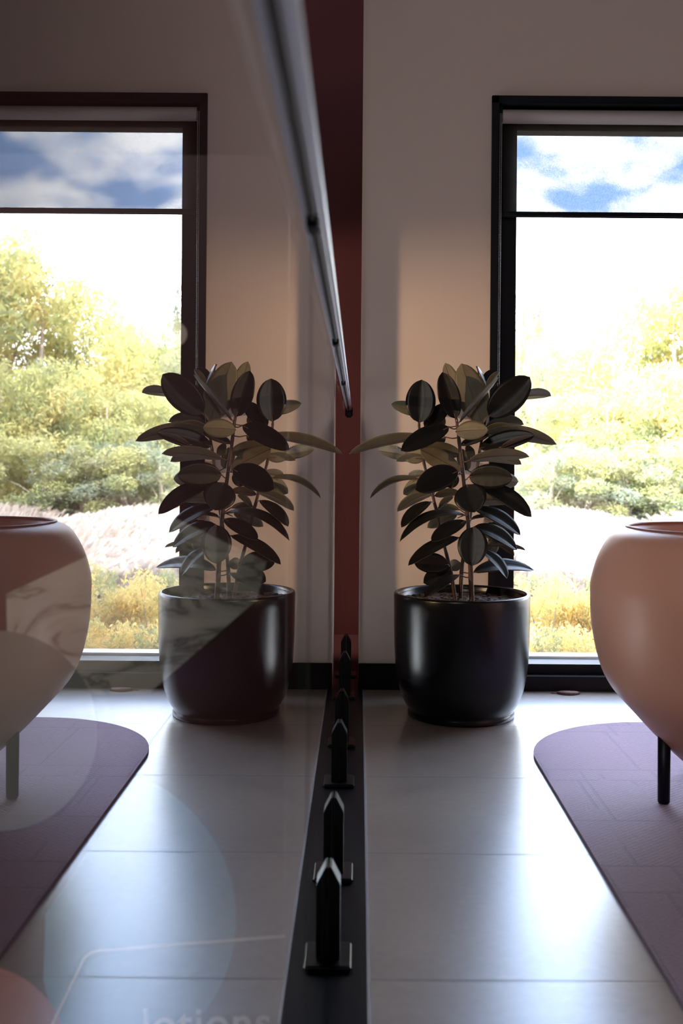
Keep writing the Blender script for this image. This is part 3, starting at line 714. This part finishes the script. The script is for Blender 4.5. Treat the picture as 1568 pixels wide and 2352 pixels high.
tl_ = [
 (1195, 23, 655, 2, 'thin grey-green gum tree showing just right of the black window frame', .55),
 (1262, 27, 795, 1, 'low green bushy tree behind the gap right of the rubber plant', .9),
 (1345, 30, 745, 0, 'golden-green gum tree in the middle of the window view', 1.0),
 (1440, 26, 735, 3, 'rounded yellow-green tree left of the tallest tree crown', 1.0),
 (1545, 24, 640, 0, 'tall yellow gum tree highest at the right edge of the window view', 1.25),
 (1650, 25, 570, 3, 'tall golden tree beyond the right edge of the photo, seen over the armchair', 1.3),
 (1225, 20, 905, 1, 'small green tree close behind the leaves of the rubber plant', .7),
 (1310, 21, 930, 3, 'small yellow tree standing before the golden-green gum', .85),
 (1395, 20, 905, 1, 'mid green small tree above the pale grass, centre of the view', .8),
 (1478, 20.5, 880, 3, 'bright yellow bushy tree left of the armchair top', .9),
 (1565, 20, 860, 0, 'yellow-green bushy tree above the armchair', .9),
 (1270, 18.5, 1020, 2, 'grey-green thicket tree low behind the pale grass on the left', .8),
 (1355, 18.5, 1035, 1, 'small green thicket tree right of the grey-green thicket', .8),
 (1440, 18.5, 1030, 2, 'grey-green thicket tree low in front of the yellow bushes', .85),
 (1530, 18.5, 1015, 1, 'small green thicket tree just above the armchair top', .9),
 (1640, 20, 840, 1, 'green tree hidden past the right edge over the armchair', 1.0),
 (1135, 24, 800, 1, 'green tree glimpsed at the edge of the window frame', .9),
]
for i, (px, D, py, k, lab, wf) in enumerate(tl_):
    zb_ = hillz(D); p = at(px, py, D); h_ = (p.z-zb_)/5.9
    t_ = empty('tree', (p.x, D, zb_), lab, 'tree', 'trees in the bush outside')
    t_.scale = (max(h_*.8, .55)*wf, max(h_*.8, .55)*wf, h_); t_.rotation_euler.z = R.uniform(0, 6.28)
    for nm, me in zip(('crown', 'trunk'), kinds[k]):
        o = bpy.data.objects.new(nm, me); C.objects.link(o); o.parent = t_
# ground with rising bush hill behind
bm = bmesh.new(); nx, ny = 40, 60; gr = []
for j in range(ny+1):
    y = 4.6 + (90-4.6)*(j/ny)**1.8; row = []
    for i in range(nx+1):
        x = -40 + 100*i/nx
        z = hillz(y) + (0.12*math.sin(x*.9+y*.4)*min(1, (y-4.5)/6))
        if y > 36: z += 0.03*(y-36)
        row.append(bm.verts.new((x, y, z)))
    gr.append(row)
for j in range(ny):
    for i in range(nx): bm.faces.new((gr[j][i], gr[j][i+1], gr[j+1][i+1], gr[j+1][i]))
o = from_bm('ground', bm, M['ground'], None, True); struct(o)
# dense distant bush canopy
def canopy_fn(rr_):
    y = rr_.uniform(30, 46); x = rr_.uniform(6, 34)*y/38
    top = 3.2 + 1.2*math.sin(x*.35) + 0.04*(y-30)
    z = hillz(y) + top*rr_.random()**.5
    return Vector((x, y, z)), .35+.3*math.sin(x*1.3)*math.cos(y*.9)
me = leaves_mesh('distant_bush', 36000, canopy_fn, .17, 5, .6)
tag(link('distant_bush', me, M['fol_grn']), 'dense hazy bushland foliage covering the hillside far beyond the trees', 'bush', kind='stuff')
# pale grass
def grass_mesh():
    rr_ = random.Random(3); vs, fs, hue = [], [], []
    for i in range(5200):
        y = 9.0 + 10.5*rr_.random(); x = rr_.uniform(.08*y, .46*y); hh_ = rr_.uniform(.25, .55)*(0.6+.5*math.sin(x*1.3)**2); h0 = rr_.random()
        for b in range(6):
            a = rr_.uniform(0, 2*PI); ln = rr_.uniform(.05, .22); bx, by = x+rr_.gauss(0, .06), y+rr_.gauss(0, .06); w_ = .012
            zz = GZ - .05; mx_, my_ = bx+math.cos(a)*ln*.4, by+math.sin(a)*ln*.4; ex, ey = bx+math.cos(a)*ln, by+math.sin(a)*ln
            k = len(vs); vs += [(bx-w_, by, zz), (bx+w_, by, zz), (mx_+w_, my_, zz+hh_*.7), (mx_-w_, my_, zz+hh_*.7), (ex+.03, ey, zz+hh_), (ex-.03, ey, zz+hh_*1.08)]
            fs += [(k, k+1, k+2, k+3), (k+3, k+2, k+4, k+5)]; hue += [min(1, max(0, h0*.5+.4+rr_.gauss(0, .12)))]*6
    me = bpy.data.meshes.new('pale_grass'); me.from_pydata(vs, [], fs); q = me.attributes.new('hue', 'FLOAT', 'POINT'); q.data.foreach_set('value', hue); return me
tag(link('pale_grass', grass_mesh(), M['grass']), 'pale feathery grass in the sunlit clearing between the shrubs and trees', 'grass', kind='stuff')
# shrubs
def make_shrub(seed, mat, nl):
    rr_ = random.Random(seed); cl_ = []
    for i in range(14):
        a = rr_.uniform(0, 2*PI); r_ = .32*rr_.random()**.5; z = rr_.uniform(.12, .62)
        cl_.append((Vector((r_*math.cos(a), r_*math.sin(a), z)), rr_.uniform(.10, .17), rr_.uniform(.1, .95)))
    me = leaves_mesh('foliage', nl, crown_fn(cl_), .022, seed, .7); me.materials.append(mat)
    bm = bmesh.new()
    for c, r_, h_ in cl_: tube(bm, [(0, 0, -.05), (c.x*.5, c.y*.5, c.z*.5), tuple(c)], [.008, .006, .003], 5)
    st = bpy.data.meshes.new('branches'); bm.to_mesh(st); bm.free(); st.materials.append(M['trunk']); return me, st
sk = [make_shrub(31, M['fol_shr'], 3600), make_shrub(32, M['fol_shr'], 3300), make_shrub(33, M['fol_yel'], 3300)]
sl = [(1255, 6.3, 1300, 0), (1300, 7.4, 1318, 1), (1345, 6.4, 1330, 0), (1395, 7.2, 1300, 2), (1450, 6.3, 1310, 1), (1500, 7.4, 1290, 0), (1560, 6.3, 1320, 1),
      (1225, 5.5, 1392, 1), (1275, 5.3, 1420, 2), (1330, 5.5, 1405, 1), (1385, 5.3, 1425, 0), (1440, 5.5, 1400, 2), (1500, 5.3, 1410, 0), (1215, 8.4, 1300, 2), (1420, 8.6, 1285, 0), (1620, 6.0, 1330, 1)]
sd_ = ['orange-tipped', 'golden', 'yellow-green']
pos_ = ['beside the rubber plant pot rim', 'in the back row left of centre', 'in the middle row at the centre of the clearing', 'in the back row behind the armchair side', 'behind the armchair, middle row', 'behind the armchair, back row', 'behind the armchair at the right edge',
        'at the window sill next to the pot', 'low at the sill between pot and armchair', 'low at the sill, centre of the gap', 'low at the sill beside the armchair', 'at the sill hidden behind the armchair', 'at the sill behind the armchair, farther right', 'farthest back on the left by the pale grass', 'farthest back near the armchair top', 'past the right edge behind the armchair']
for i, (px, D, py, k) in enumerate(sl):
    p = at(px, py, D); h_ = (p.z-GZ)/.74
    t_ = empty('shrub', (p.x, D, GZ-.02), sd_[k] + ' flowering shrub outside the window, ' + pos_[i], 'shrub', 'shrubs outside the window')
    t_.scale = (h_*.85, h_*.85, h_); t_.rotation_euler.z = R.uniform(0, 6.28)
    for nm, me in zip(('foliage', 'branches'), sk[k]):
        o = bpy.data.objects.new(nm, me); C.objects.link(o); o.parent = t_
